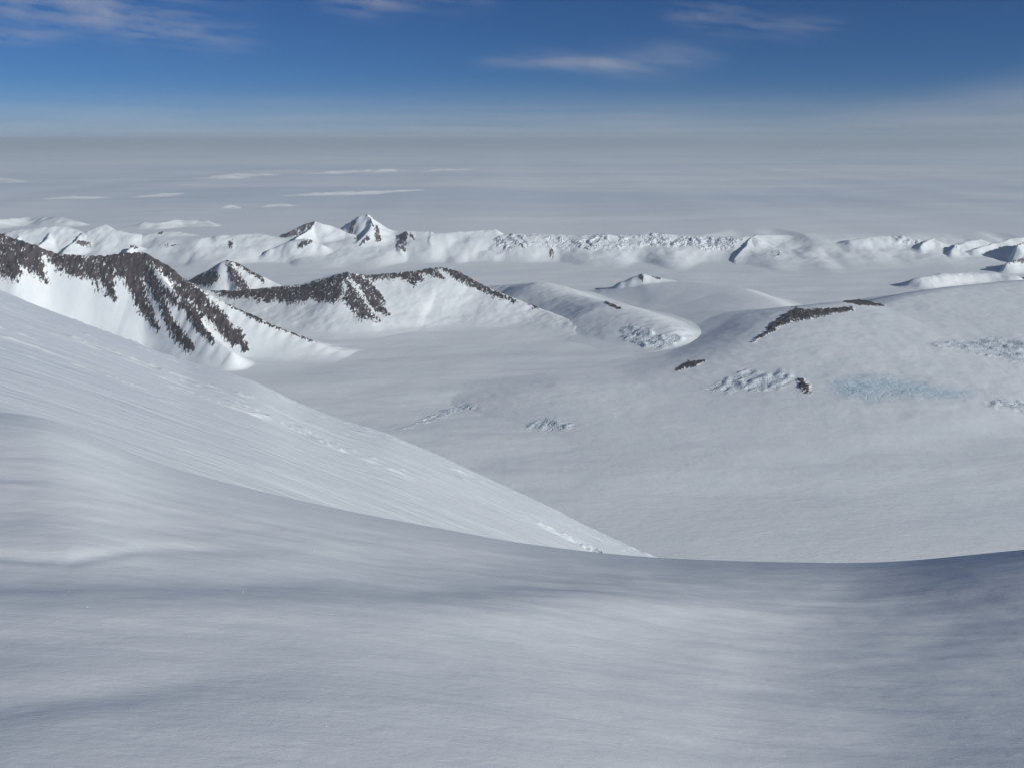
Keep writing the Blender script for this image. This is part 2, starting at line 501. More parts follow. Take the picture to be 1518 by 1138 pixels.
# ================================================================== foreground snow and the slope behind it
def crest_fn(pts, sig=0.012):
    pts = np.array(pts, float)
    u, s = us(pts[:, 0], pts[:, 1])
    uu = np.linspace(-2.2, 2.2, 4401)
    lo = (s[1] - s[0]) / (u[1] - u[0]); hi = (s[-1] - s[-2]) / (u[-1] - u[-2])
    v = np.interp(uu, u, s)
    v = np.where(uu < u[0], s[0] + lo * np.clip(uu - u[0], -0.6, 0), v)
    v = np.where(uu > u[-1], s[-1] + hi * np.clip(uu - u[-1], 0, 0.6), v)
    n = int(sig / 0.001 * 4); kx = np.arange(-n, n + 1) * 0.001
    k = np.exp(-0.5 * (kx / sig) ** 2); k /= k.sum()
    v = np.convolve(np.pad(v, n, 'edge'), k, 'valid')
    return lambda q: np.interp(q, uu, v)

SF = crest_fn([(-500, 600), (-200, 598), (0, 610), (60, 617), (120, 638), (190, 670), (250, 692), (330, 714), (430, 738),
               (540, 762), (650, 782), (760, 801), (870, 815), (980, 826), (1100, 832), (1250, 834), (1350, 832),
               (1430, 827), (1518, 821), (1800, 800)], 0.02)
SB = crest_fn([(-500, 260), (-200, 355), (0, 432), (60, 456), (130, 482), (200, 508), (270, 535), (330, 550), (380, 566),
               (440, 597), (500, 620), (580, 645), (650, 675), (720, 708), (800, 745), (880, 785), (940, 812),
               (985, 830), (1100, 885), (1300, 985), (1518, 1090)], 0.012)

SBW = crest_fn([(-500, 330), (0, 438), (380, 573), (760, 730), (985, 830), (1518, 1070)], 0.06)
# slope of wind-carved snow on the left
uu = np.linspace(-1.0, 1.0, 1101)
yy = np.exp(np.concatenate([np.linspace(math.log(22), math.log(560), 560), np.linspace(math.log(570), math.log(2300), 90)]))
U, Y = np.meshgrid(uu, yy)
X = U * Y
h0, D = 16.0, 480.0
kb = ss(60, 260, Y)
Z = Y * (SB(U) * kb + SBW(U) * (1 - kb)) + 2 * h0 * Y / D - h0 - h0 * Y * Y / D / D
Z -= np.where(Y > 1.15 * D, 0.0007 * (Y - 1.15 * D) ** 2, 0)
fade = ss(75, 170, Y)
ca, sa = math.cos(R(-8)), math.sin(R(-8))
xr, yr = ca * X + sa * Y, -sa * X + ca * Y
xr = xr + 14 * fbm(xr / 60, yr / 25, 47, 2)
wig = 12 * fbm(xr / 90, yr / 40, 31, 3)
amp = np.clip(0.15 + 1.5 * fbm(xr / 70, yr / 30, 35, 3), 0.0, 1.5)
rg = 1 - np.abs(perlin(xr / 48, (yr + wig) / 8.0, 37)) * 4.2
Z += fade * (0.55 * fbm(xr / 150, yr / 40, 41, 4) + 0.75 * amp * np.clip(rg, -0.3, 1) ** 3 + 0.12 * fbm(xr / 14, yr / 4.0, 43, 4))
o = grid_object('snow_slope', X, Y, Z, SNOW_SLOPE, None, None, None, (-100, 300, -100))
tag(o, 'wind carved snow slope with bright sastrugi ridges falling to the right behind the near snow crest', 'snow slope', None, 'structure')

SFW = crest_fn([(-500, 715), (0, 730), (400, 762), (760, 810), (1140, 885), (1330, 912), (1518, 920), (1900, 930)], 0.08)
# near snow
uu = np.linspace(-1.5, 1.5, 1301)
yy = np.exp(np.linspace(math.log(0.9), math.log(110), 760))
U, Y = np.meshgrid(uu, yy)
X = U * Y
h0, D = 1.75, 14.5
kf = ss(4, 11, Y)
Z = Y * (SF(U) * kf + SFW(U) * (1 - kf)) + 2 * h0 * Y / D - h0 - h0 * Y * Y / D / D
Z -= np.where(Y > 1.4 * D, 0.004 * (Y - 1.4 * D) ** 2, 0)
fz = np.exp(-((Y / D - 1) / 0.6) ** 2) * 0 + 1 - 0.75 * np.exp(-((np.log(Y / D)) / 0.35) ** 2)
Z0 = Z.copy()
px, py = to_px(X, Y, Z0)
def band(pts, w, h, one=None):
    """a soft swell or hollow along a line"""
    global Z
    pts = np.array(pts, float)
    yc = np.interp(px, pts[:, 0], pts[:, 1])
    e = ss(pts[0, 0] - 300, pts[0, 0] + 50, px) * (1 - ss(pts[-1, 0] - 150, pts[-1, 0] + 300, px))
    t = (py - yc) / w
    Z += h * Y / 8 * e * np.exp(-t * t)
Z += fz * (0.02 * (1 - .5 * ss(6, 12, Y)) * fbm(X / 4.0, Y / 2.2, 61, 3) * np.clip(Y / 6, 0.3, 1.6) + 0.010 * fbm(X / 1.4 + .2 * Y, Y / 0.6, 67, 3) * np.clip(Y / 5, .3, 1.4))
band([(-200, 822), (0, 820), (100, 826), (210, 812)], 8, -0.028)
band([(-200, 856), (0, 856), (400, 866), (800, 858)], 48, -0.065)
band([(-200, 905), (0, 905), (600, 905), (1000, 900)], 38, 0.10)
band([(-200, 1060), (0, 1045), (300, 1010)], 24, -0.05)
# the broad trough that runs down the right of the near snow
xc = np.interp(py, [830, 900, 1000, 1138, 1400], [1330, 1255, 1170, 1060, 900])
tt = (px - xc)
sq = np.where(tt > -60, np.sqrt((tt + 60).clip(0) ** 2 + 85 ** 2) - 85, 0)
Z += 0.50e-4 * Y * 320 * (1 - np.exp(-sq / 320.0))
o = grid_object('snow_crest', X, Y, Z, SNOW_NEAR, None, None, None, (0, 10, -5))
tag(o, 'smooth grey near snow surface rolling over a crest, filling the bottom of the view', 'snow', None, 'structure')

# glinting ice crystals lying on the near snow
rs = np.random.default_rng(12)
vs, fs = [], []
for k in range(260):
    jj = int(rs.integers(60, 520)); ii = int(rs.integers(330, 970))
    if rs.random() > .55 * (1 - jj / 700): continue
    c = np.array([X[jj, ii], Y[jj, ii], Z[jj, ii] + .0015])
    r = 0.0011 * (0.6 + c[1] / 5.0) * (.6 + .8 * rs.random())
    n = np.array([.9, -.8, .6]) + rs.normal(0, .15, 3); n /= np.linalg.norm(n)
    t1 = np.cross(n, [0, 0, 1]); t1 /= np.linalg.norm(t1); t2 = np.cross(n, t1)
    b0 = len(vs)
    for q_ in range(6):
        a_ = q_ * math.pi / 3
        vs.append(tuple(c + r * (math.cos(a_) * t1 + math.sin(a_) * t2) + (0, 0, r * .8)))
    vs.append(tuple(c + n * r * .25 + (0, 0, r * .8))); vs.append(tuple(c - n * r * .25 + (0, 0, r * .8)))
    for q_ in range(6):
        fs.append((b0 + q_, b0 + (q_ + 1) % 6, b0 + 6)); fs.append((b0 + (q_ + 1) % 6, b0 + q_, b0 + 7))
me = bpy.data.meshes.new('ice_crystals'); me.from_pydata(vs, [], fs)
cm, _, _, _, cb = new_mat('ice_crystal'); cb.inputs['Base Color'].default_value = (.95, .97, 1, 1); cb.inputs['Roughness'].default_value = .25
me.materials.append(cm)
o = bpy.data.objects.new('ice_crystals', me); COL.objects.link(o)
tag(o, 'tiny glinting ice crystals scattered over the near snow', 'ice crystals', None, 'stuff')

# ================================================================== mountains
def zc(pts, ox, oy, sc):
    return [(ox + a / sc, oy + b / sc) for a, b in pts]
Z1 = lambda *p: zc(p, 0, 300, 3.795)
Z2 = lambda *p: zc(p, 250, 360, 3.795)
Z3 = lambda *p: zc(p, 350, 290, 3.795)
Z4 = lambda *p: zc(p, 600, 380, 3.3)
q = 1 / 3.795

# left ridge of dark rock
bareC = ([
    (Z1((0, 185), (100, 215), (230, 275), (330, 290)), [8, 8, 6, 5]),
    (Z1((530, 320), (600, 400), (620, 500), (650, 555)), [12, 12, 7, 3]),
    (Z1((530, 325), (720, 292), (830, 305)), [10, 12, 10]),
    (Z1((820, 290), (980, 410), (1100, 530), (1230, 660), (1320, 780)), [8, 11, 13, 12, 8]),
    (Z1((1335, 740), (1375, 820)), [8, 6]),
    (Z1((700, 300), (760, 440), (800, 560), (850, 660), (890, 710)), [17, 14, 11, 6, 4]),
    (Z1((790, 330), (870, 470), (920, 600), (980, 720), (1060, 810)), [11, 8, 6, 9, 9]),
    (Z1((890, 450), (960, 540), (1020, 600)), [4, 6, 3]),
    (Z1((1060, 620), (1110, 690), (1190, 780)), [4, 7, 5]),
    (Z1((1000, 470), (1060, 580), (1130, 700)), [8, 8, 5]),
    (Z1((600, 330), (700, 400)), [11, 11]),
    (Z2((230, 280), (350, 350), (520, 440), (600, 475), (830, 560)), [1.2, 1.6, 2.8, 1.4, .9]),
], [
    (Z1((-200, 130), (0, 178), (100, 205), (235, 270), (235, 340), (270, 450), (230, 440), (180, 400), (130, 370), (110, 440), (60, 430), (0, 410), (-200, 400)), 6),
    (Z1((240, 280), (380, 285), (500, 310), (540, 370), (560, 500), (520, 440), (460, 430), (410, 420), (370, 390), (320, 380), (270, 310)), 5),
])
mountain('mountain', [
    dict(pts=[P(-330, 270, 4400), P(-160, 312, 4350), P(0, 345, 4300), P(40, 362, 4280), P(80, 376, 4300), P(150, 380, 4320), P(200, 373, 4330), P(215, 376, 4320),
              P(250, 395, 4290), P(280, 416, 4260), P(345, 456, 4190), P(440, 496, 4090), P(520, 526, 4010)],
         w=700, wr=660, kind='face'),
    dict(pts=[P(215, 376, 4320), P(250, 420, 4150), P(290, 470, 3990), P(345, 520, 3830)], w=260, wr=300, kind='face'),
], (SNOW_HILL, ROCK), 8, 10, seed=11, warp=14, wl=260, k=30, rough=1.2, rough_wl=70, bare=bareC, bare_rough=7,
    noise_px=(1, 5), kind='structure', label='long left hand mountain ridge with dark brown rock ribs streaming down its bright snow face')

# small pyramid behind
bareP = ([
    (Z2((330, 100), (370, 190), (420, 250)), [2.5, 7, 7]),
    (Z2((350, 95), (450, 150), (540, 220)), [2, 5, 2]),
], [(Z2((110, 212), (255, 145), (295, 200), (240, 245), (160, 240)), 4)])
mountain('mountain', [
    dict(pts=[P(255, 428, 5600), P(280, 415, 5580), P(310, 399, 5560), P(338, 383, 5560), P(370, 401, 5500), P(408, 420, 5440)], w=420, wr=420, kind='face'),
    dict(pts=[P(338, 383, 5560), P(345, 405, 5420), P(356, 430, 5300)], w=200, kind='face'),
], (SNOW_HILL, ROCK), 10, 12, seed=21, warp=10, wl=150, k=6, rough=2, bare=bareP, bare_rough=5,
    kind='structure', label='small pointed pyramid peak with thin rock streaks behind the left ridge')

# middle ridge with the dark rock band, its cone and its long snowy nose
bareD = ([
    (Z2((1030, 180), (1100, 250), (1170, 350), (1235, 405)), [4, 6, 9, 3]),
    (Z2((1060, 190), (1150, 260), (1215, 335)), [3, 5, 2]),
    (Z4((70, 75), (130, 70), (190, 110)), [3, 5, 3]),
    (Z4((180, 55), (300, 115), (420, 175), (540, 220)), [3, 7, 4.5, 2.5]),
    (Z4((610, 235), (655, 250)), [2, 2]),
], [
    (Z2((225, 265), (400, 262), (620, 244), (740, 237), (870, 203), (1000, 162), (1040, 175), (980, 220), (985, 290), (930, 340), (800, 320), (680, 345), (600, 325), (530, 340), (470, 310), (330, 310)), 4),
    (Z2((985, 320), (1010, 200), (1080, 310), (1190, 440), (1080, 425), (1020, 380)), 5),
    (Z2((1090, 180), (1200, 170), (1400, 155), (1518, 140), (1518, 195), (1420, 170), (1430, 215), (1370, 245), (1320, 200), (1200, 200), (1150, 220)), 4),
    (Z4((0, 75), (75, 70), (85, 120), (40, 145), (0, 110)), 4),
])
mountain('mountain', [
    dict(pts=[P(300, 430, 5050), P(345, 432, 5030), P(400, 425, 5020), P(440, 422, 5010), P(480, 412, 5000), P(515, 402, 4980), P(540, 408, 5020),
              P(600, 403, 5080), P(655, 396, 5120), P(680, 403, 5080), P(720, 425, 4980), P(800, 458, 4750), P(880, 488, 4430), P(925, 502, 4300)],
         w=520, wr=720, kind='face'),
    dict(pts=[P(515, 402, 4980), P(535, 435, 4800), P(555, 465, 4640)], w=150, wr=170, kind='face', ribs=.15),
], (SNOW_HILL, ROCK), 9, 11, seed=31, warp=12, wl=200, k=10, rough=2, bare=bareD, bare_rough=5,
    kind='structure', label='middle mountain ridge with a dark rock band under its crest and a rocky cone at its centre')

# thin rocky edge running from the left ridge foot (lies on the snow cone)
mountain('snow_hill', [
    dict(pts=[P(735, 424, 5750), P(770, 421, 5650), P(800, 418, 5500), P(840, 437, 5150), P(880, 447, 4850), P(905, 450, 4700), P(960, 470, 4420), P(1000, 488, 4220), P(1026, 508, 4100)],
         w=480, wr=480, kind='dome'),
], (SNOW_HILL, ROCK, ICE), 9, 9, seed=41, warp=15, wl=300, k=8, rough=1.2,
    things=[
        ('rock', 'rock_outcrop', 'thin line of brown rock along the shoulder of the snow nose above the cracked icefall', 'rock', ([(Z4((980, 225), (1010, 238), (1050, 255)), [2.0, 2.2, 1.6])], []), (1, 1, 2)),
        ('ice', 'icefall', 'bright white cracked icefall at the tip of the long snow nose in mid valley', 'icefall',
         ([], [(Z4((1040, 350), (1100, 333), (1190, 345), (1240, 385), (1330, 375), (1380, 400), (1320, 440), (1250, 460), (1180, 450), (1110, 435), (1060, 400)), 5)]), (4, 2, 13, 42, .8, 2.0, 0.9)),
    ], kind='structure',
    label='white snow dome tapering to a nose that ends in a cracked white icefall', cat='hill')

# low dome behind with the small nunatak
mountain('snow_hill', [
    dict(pts=[P(800, 452, 5750), P(870, 434, 5750), P(925, 423, 5750), P(951, 417, 5750), P(985, 417, 5700), P(1040, 420, 5560), P(1100, 428, 5330), P(1140, 445, 5000), P(1175, 466, 4720)],
         w=400, wr=900, kind='dome'),
    dict(pts=[P(925, 417, 5740), P(951, 405, 5740), P(970, 411, 5720), P(995, 415, 5700)], w=200, kind='dome'),
], (SNOW_HILL, ROCK), 12, 16, seed=51, warp=15, wl=400, k=8,
    things=[
        ('rock', 'rock_outcrop', 'tiny grey rock patch just under the summit of the distant broad snow dome', 'rock', ([(zc([(1150, 90), (1160, 110)], 600, 380, 3.3), [3, 3])], []), (1, 1, 3)),
        ('rock', 'rock_outcrop', 'tiny flat dark rock right of the summit of the distant broad snow dome', 'rock', ([(zc([(1215, 98), (1248, 105)], 600, 380, 3.3), [1.8, 1.8])], []), (1, 1, 3)),
    ], kind='structure',
    label='broad low snow dome with a tiny rocky nunatak on top beyond the white nose', cat='hill')

# right hand hill
mountain('snow_hill', [
    dict(pts=[P(560, 652, 3000), P(600, 634, 3060), P(700, 600, 3200), P(760, 584, 3290), P(830, 573, 3370), P(900, 571, 3400), P(960, 568, 3440), P(1000, 552, 3560),
              P(1060, 535, 3680), P(1110, 511, 3860), P(1145, 488, 4060), P(1180, 464, 4380), P(1215, 457, 4520), P(1260, 448, 4700), P(1310, 452, 4720), P(1345, 441, 4860), P(1400, 429, 5100), P(1518, 417, 5400),
              P(1700, 400, 5500), P(1900, 400, 5500)],
         w=640, smin=0.55, wr=1900, kind='bench', kind_l='dome'),
], (SNOW_HILL, ROCK, ICE), 10, 10, seed=61, warp=14, wl=400, k=12, rough=1.5, rough_wl=120,
    things=[
        ('rock', 'rock_outcrop', 'largest dark brown craggy rock outcrop on the left crest of the right hand hill', 'rock',
         ([([(1118, 505), (1148, 487)], [1.5, 3]), ([(1140, 487), (1165, 474), (1180, 466), (1200, 466), (1225, 462), (1262, 458)], [3, 7, 10, 7, 4.5, 3.5])], []), (2, 1.5, 8)),
        ('rock', 'rock_outcrop', 'long flat dark rock slab on the skyline of the right hand hill', 'rock', ([([(1253, 447), (1275, 448), (1310, 453)], [1.5, 4.0, 1.5])], []), (1, 1, 5)),
        ('rock', 'rock_outcrop', 'small smooth dark rock nose low on the left shoulder of the right hand hill', 'rock', ([([(1003, 548), (1020, 540), (1044, 535)], [2.5, 5, 2])], []), (1, 1, 5)),
        ('rock', 'rock_outcrop', 'small isolated patch of brown rocks in snow at the foot of the right hill', 'rock', ([([(1188, 566), (1192, 572), (1194, 579)], [5, 7, 5])], []), (5, 4, 9)),
        ('ice', 'icefall', 'broken pale icefall left of the small brown rock patch on the right hand hill', 'icefall',
         ([], [([(1032, 580), (1060, 566), (1105, 543), (1140, 550), (1170, 545), (1180, 565), (1160, 578), (1120, 582), (1060, 583)], 8)]), (6, 3, 8, 40, .7, 2.4, -.5)),
        ('ice', 'blue_ice', 'long smooth band of pale blue bare ice along the foot of the right hand hill', 'blue ice',
         ([], [([(1215, 575), (1240, 556), (1290, 550), (1350, 555), (1400, 568), (1445, 572), (1462, 590), (1420, 598), (1350, 594), (1290, 602), (1240, 592)], 14)]), (12, 5, 1.6, 110, .8, 1.8, .2)),
        ('ice', 'icefall', 'small white broken ice edge at the right end of the blue ice band', 'icefall',
         ([], [([(1450, 600), (1475, 590), (1518, 592), (1600, 600), (1600, 625), (1518, 612), (1480, 606)], 6)]), (5, 3, 9, 36, .8, 1.8, .4)),
        ('ice', 'icefall', 'shadowed crevassed hollow high on the right hand hill', 'icefall',
         ([], [([(1370, 512), (1395, 504), (1440, 500), (1470, 498), (1540, 505), (1600, 520), (1560, 555), (1490, 535), (1430, 522)], 8)]), (6, 3, 9, 55, .9, 1.8, .9)),
        ('ice', 'icefall', 'faint fan of crevasses in the snow below the low left crest of the right hill', 'icefall',
         ([], [([(770, 635), (790, 622), (815, 617), (840, 622), (860, 637), (820, 640)], 6)]), (4, 2, 7, 34, .5, 2.4, -.15)),
        ('ice', 'icefall', 'thin white cracked ice edge along the low left tip of the right hill', 'icefall',
         ([([(584, 639), (615, 629), (650, 616), (690, 603), (708, 602)], [2, 3, 6, 6, 2])], []), (3, 2, 6, 30, .6, 2.4, -.9)),
    ], kind='structure',
    label='large grey snow hill on the right with pale blue ice along its foot', cat='hill')

# ------------------------------------------------------------------ far range
def far(label, crests, bare=None, icy=None, seed=71, cat='mountain', name='mountain', dx=12, dy=18, **kw):
    kw.setdefault('warp', 18); kw.setdefault('wl', 160); kw.setdefault('rough', 4)
    kw.setdefault('rough_wl', 90); kw.setdefault('k', 6)
    return mountain(name, crests, (SNOW_FAR, ROCK_FAR, ICE_FAR), dx, dy, seed=seed, bare=bare, icy=icy, kind='structure' if name == 'mountain' else None, part_names=('rock_band', 'broken_ice'), label=label, cat=cat,
                    group='mountains of the far range', noise_px=(1, 4), bare_rough=6, **kw)

far('tallest pointed white peak of the far range, its left face in blue shade', [
    dict(pts=[P(480, 356, 7950), P(498, 343, 7930), P(519, 328, 7880), P(538, 317, 7850), P(546, 319, 7820), P(564, 334, 7800), P(585, 350, 7760)], w=420, wr=250, kind='face'),
    dict(pts=[P(545, 318, 7830), P(553, 333, 7700), P(534, 354, 7520), P(518, 372, 7380), P(498, 389, 7220)], w=330, wr=190, kind='peak'),
], bare=([(Z3((740, 115), (765, 160)), [2, 2]), (Z3((790, 180), (800, 250)), [4, 4]), (Z3((740, 240), (700, 280)), [3, 2]), (Z3((660, 150), (640, 230), (690, 245)), [3, 3, 2]),
          (Z3((560, 190), (640, 140)), [1.5, 2])], []), seed=71)
far('far peak with its left face shade painted in dark rock, left of the tallest', [
    dict(pts=[P(405, 358, 7700), P(428, 345, 7720), P(452, 332, 7760), P(466, 328, 7760), P(490, 335, 7740), P(515, 345, 7700)], w=330, wr=280, kind='face'),
    dict(pts=[P(466, 328, 7760), P(458, 342, 7620), P(440, 352, 7480)], w=220, wr=150, kind='peak'),
], bare=([(Z3((250, 240), (340, 205), (430, 155)), [3, 6, 4])], []), seed=81)  # rock stroke darkens the left face to stand for the spur's shade
far('low white knoll with a rock patch below the dark faced far peak', [
    dict(pts=[P(405, 368, 7350), P(430, 357, 7380), P(455, 353, 7380), P(475, 362, 7340)], w=200, kind='dome')],
    bare=([(Z3((225, 270), (260, 262)), [1.5, 2]), (Z3((360, 285), (420, 255)), [4.5, 2.5])], []), seed=85)
far('white buttress with speckled rock right of the tallest far peak', [
    dict(pts=[P(575, 362, 7700), P(592, 348, 7680), P(606, 342, 7680), P(635, 343, 7680), P(642, 346, 7660), P(700, 342, 7740), P(735, 340, 7760)], w=300, wr=330, kind='face'),
    dict(pts=[P(640, 343, 7670), P(634, 358, 7480)], w=200, wr=60, kind='peak'),
    dict(pts=[P(595, 347, 7670), P(592, 368, 7380)], w=160, wr=60, kind='peak')],
    bare=([(Z3((940, 225), (940, 300)), [7, 5]), (Z3((980, 220), (1000, 240)), [2, 2])], []), seed=91)
SERAC = (15, 90, 1.0, 1.3, 0.3)
far('left half of the long broken icefall across the far escarpment', [
    dict(pts=[P(722, 372, 7420), P(735, 352, 7620), P(760, 346, 7720), P(800, 346, 7740), P(850, 349, 7740), P(905, 347, 7720)], w=300, wr=420, kind='face')],
    icy=([], [([(722, 372), (735, 350), (760, 345), (850, 350), (905, 346), (905, 374), (850, 372), (790, 368), (740, 378)], 6)], SERAC), seed=95, name='icefall', cat='icefall')
far('right half of the long broken icefall, ending at the blue shaded scarp', [
    dict(pts=[P(890, 350, 7700), P(930, 348, 7740), P(975, 346, 7760), P(1030, 349, 7760), P(1080, 351, 7720), P(1112, 350, 7700)], w=300, wr=420, kind='face')],
    icy=([], [([(890, 350), (975, 346), (1030, 350), (1110, 350), (1090, 372), (1040, 374), (960, 366), (900, 376)], 6)], SERAC), seed=97, name='icefall', cat='icefall')
far('blue shaded scarp ridge at the right end of the long icefall', [
    dict(pts=[P(1165, 349, 7950), P(1135, 348, 7850), P(1116, 349, 7740), P(1104, 364, 7480), P(1090, 384, 7230)], w=300, wr=70, kind='peak')], seed=101, rough=2)
far('small dark cracked knob of ice right of the blue scarp', [
    dict(pts=[P(1160, 372, 7480), P(1150, 374, 7430), P(1142, 387, 7230)], w=160, wr=80, kind='peak')],
    icy=([], [([(1140, 372), (1160, 370), (1160, 386), (1138, 388)], 4)], (14, 50, 1, 1, 0)), seed=103)
far('little dark rock horn standing in front of the icefall', [
    dict(pts=[P(823, 367, 7540), P(818, 372, 7480), P(815, 384, 7300)], w=90, wr=60, kind='peak'),
    dict(pts=[P(823, 367, 7540), P(840, 380, 7400)], w=90, kind='peak')],
    bare=([(zc([(355, 150), (360, 180)], 700, 320, 3.036), [3, 4])], []), seed=105)
# hills at the left of the range
far('rounded white hill with a blue scarp at the far left of the range', [
    dict(pts=[P(-60, 352, 7700), P(0, 346, 7720), P(35, 340, 7740), P(70, 335, 7760), P(100, 336, 7760), P(125, 345, 7700)], w=350, wr=380, kind='dome'),
    dict(pts=[P(75, 338, 7740), P(68, 352, 7540), P(55, 368, 7340)], w=220, wr=80, kind='peak'),
    dict(pts=[P(32, 342, 7740), P(24, 352, 7560)], w=180, wr=60, kind='peak')], seed=111)
far('white hill with a rocky spur in the left part of the far range', [
    dict(pts=[P(110, 352, 7650), P(125, 345, 7680), P(152, 332, 7760), P(168, 340, 7700), P(200, 346, 7680)], w=330, wr=360, kind='face'),
    dict(pts=[P(120, 344, 7690), P(112, 356, 7500), P(92, 372, 7330)], w=230, wr=80, kind='peak')],
    bare=([(Z1((440, 225), (500, 240)), [3, 4]), (Z1((420, 200), (460, 175)), [2, 2])], []), seed=115)
far('small dark faced ice knob beside the left ridge summit', [
    dict(pts=[P(206, 363, 7450), P(196, 362, 7440), P(188, 372, 7300)], w=130, wr=60, kind='peak')],
    bare=([(Z1((710, 245), (770, 255)), [3, 3])], []), seed=117)
far('dark blue ice cliff block below the middle of the left far hills', [
    dict(pts=[P(240, 362, 7480), P(262, 359, 7490), P(284, 362, 7470)], w=90, wr=80, kind='dome'),
    dict(pts=[P(284, 361, 7480), P(290, 366, 7380)], w=120, wr=60, kind='dome')],
    bare=([(Z1((945, 258), (1000, 260), (1055, 250)), [5, 6, 5])], []), seed=119, rough=6)
far('low white ridge with a little dark notch left of the dark faced peak', [
    dict(pts=[P(300, 362, 7550), P(318, 350, 7600), P(345, 348, 7650), P(385, 346, 7680), P(410, 352, 7640)], w=300, wr=360, kind='dome'),
    dict(pts=[P(350, 353, 7600), P(342, 366, 7400)], w=150, wr=60, kind='peak')],
    bare=([(Z1((1295, 228), (1300, 245)), [4, 4])], []), seed=121)
far('smooth white swell behind the dark blue ice cliff block', [
    dict(pts=[P(190, 352, 7700), P(232, 344, 7760), P(262, 343, 7780), P(300, 352, 7700)], w=350, wr=420, kind='dome')],
    bare=([(Z1((895, 178), (915, 170)), [2, 2])], []), seed=123)
# right of the range
far('low white escarpment with two dark hollows at the right of the range', [
    dict(pts=[P(1260, 356, 7600), P(1300, 350, 7700), P(1340, 350, 7720), P(1385, 355, 7660)], w=300, wr=300, kind='face'),
    dict(pts=[P(1385, 352, 7700), P(1372, 358, 7560), P(1362, 366, 7460)], w=170, wr=170, kind='peak')],
    icy=([], [([(1320, 348), (1365, 350), (1365, 364), (1330, 362)], 4)], (16, 60, 1, 1, 0)), seed=131)
far('small cracked ice scarp in dark blue shade near the right edge', [
    dict(pts=[P(1455, 354, 7760), P(1430, 358, 7600), P(1418, 364, 7500), P(1408, 372, 7380)], w=230, wr=100, kind='peak')],
    icy=([], [([(1395, 354), (1425, 360), (1428, 372), (1410, 370)], 4)], (16, 60, 1, 1, 0)), seed=133)
far('bright snow rib rising to the right edge of the far range', [
    dict(pts=[P(1440, 370, 7420), P(1475, 360, 7560), P(1505, 352, 7640), P(1560, 346, 7700)], w=300, wr=200, kind='peak')], seed=135)
far('dark blue rock wall cut by the right edge, upper one', [
    dict(pts=[P(1620, 340, 7600), P(1540, 352, 7440), P(1508, 362, 7260)], w=260, wr=90, kind='peak')],
    bare=([([(1505, 357), (1540, 352)], [5, 6])], []), seed=137)
far('dark blue rock wall cut by the right edge, middle one', [
    dict(pts=[P(1600, 365, 6950), P(1530, 379, 6850), P(1492, 390, 6700)], w=230, wr=100, kind='peak')],
    bare=([([(1498, 387), (1540, 380)], [3, 7])], []), seed=139)
far('dark blue rock wall cut by the right edge, lowest one', [
    dict(pts=[P(1600, 395, 6300), P(1530, 406, 6250), P(1503, 418, 6150)], w=200, wr=90, kind='peak')],
    bare=([([(1506, 416), (1540, 408)], [3, 7])], []), seed=141)
far('low bright rib of snow above the right hand hill', [
    dict(pts=[P(1365, 412, 6000), P(1395, 406, 6150), P(1430, 404, 6250), P(1470, 404, 6250), P(1500, 408, 6200)], w=180, wr=160, kind='dome')], seed=143)

# ------------------------------------------------------------------ nunataks on the plateau beyond
def PH(px, py, h):
    u, s_ = us(px, py)
    d = 820.0 / abs(float(s_))
    for _ in range(4):
        g = float(base(np.array([float(u) * d]), np.array([d]))[0])
        d = (-g - h) / abs(float(s_))
    return (float(u) * d, d, float(s_) * d)
def nun(label, pts, w, seed, dx=25, dy=40, kind='face'):
    mountain('nunatak', [dict(pts=pts, w=w, wr=w * 1.3, kind=kind)], (SNOW_FAR,), dx, dy, seed=seed, warp=w * .12, wl=w * .8, k=4,
             rough=w * 0.03, rough_wl=w * .5, label=label, cat='nunatak', group='white nunataks on the plateau')
nun('long white nunatak ridge on the plateau by the left edge', [PH(-80, 330, 26), PH(0, 325, 75), PH(45, 321, 56), PH(92, 322, 75), PH(120, 330, 26)], 210, 201)
nun('low twin humped white nunatak above the left part of the range', [PH(195, 334, 21), PH(220, 328, 60), PH(240, 331, 45), PH(262, 324, 60), PH(305, 327, 45), PH(318, 332, 21)], 165, 203)
nun('tiny white nunatak cone above the dark faced peak', [PH(395, 303, 26), PH(410, 297, 75), PH(420, 302, 26)], 165, 205)
nun('tiny low nunatak left of the little white cone', [PH(330, 307, 14), PH(340, 303, 40), PH(350, 307, 14)], 130, 207)
nun('thin white far ridge line, left one near the horizon', [PH(305, 262, 22), PH(330, 259, 66), PH(355, 257, 49), PH(400, 258, 22)], 450, 209, 70, 110)
nun('thin white far ridge line in the middle, longest near the horizon', [PH(440, 257, 22), PH(480, 254, 66), PH(520, 252, 49), PH(560, 251, 66), PH(585, 250, 49), PH(600, 253, 22)], 475, 211, 70, 110)
nun('thin white far ridge line, right one near the horizon', [PH(615, 253, 22), PH(650, 250, 66), PH(700, 250, 22)], 450, 213, 70, 110)
nun('faint white nunatak at the far left near the horizon', [PH(-40, 268, 25), PH(-5, 263, 72), PH(8, 264, 54), PH(20, 268, 25)], 400, 215, 60, 90)
nun('faint low pale ridge on the plateau at the left', [PH(70, 294, 11), PH(110, 290, 33), PH(150, 292, 11)], 250, 217, 35, 50)
nun('faint low pale ridge above the twin humped nunatak', [PH(205, 291, 11), PH(235, 287, 33), PH(262, 286, 11)], 250, 219, 35, 50)
nun('faint low pale ridge left of the tallest peak, higher up', [PH(430, 289, 11), PH(460, 286, 33), PH(560, 283, 24), PH(620, 281, 11)], 250, 221, 35, 50, 'dome')

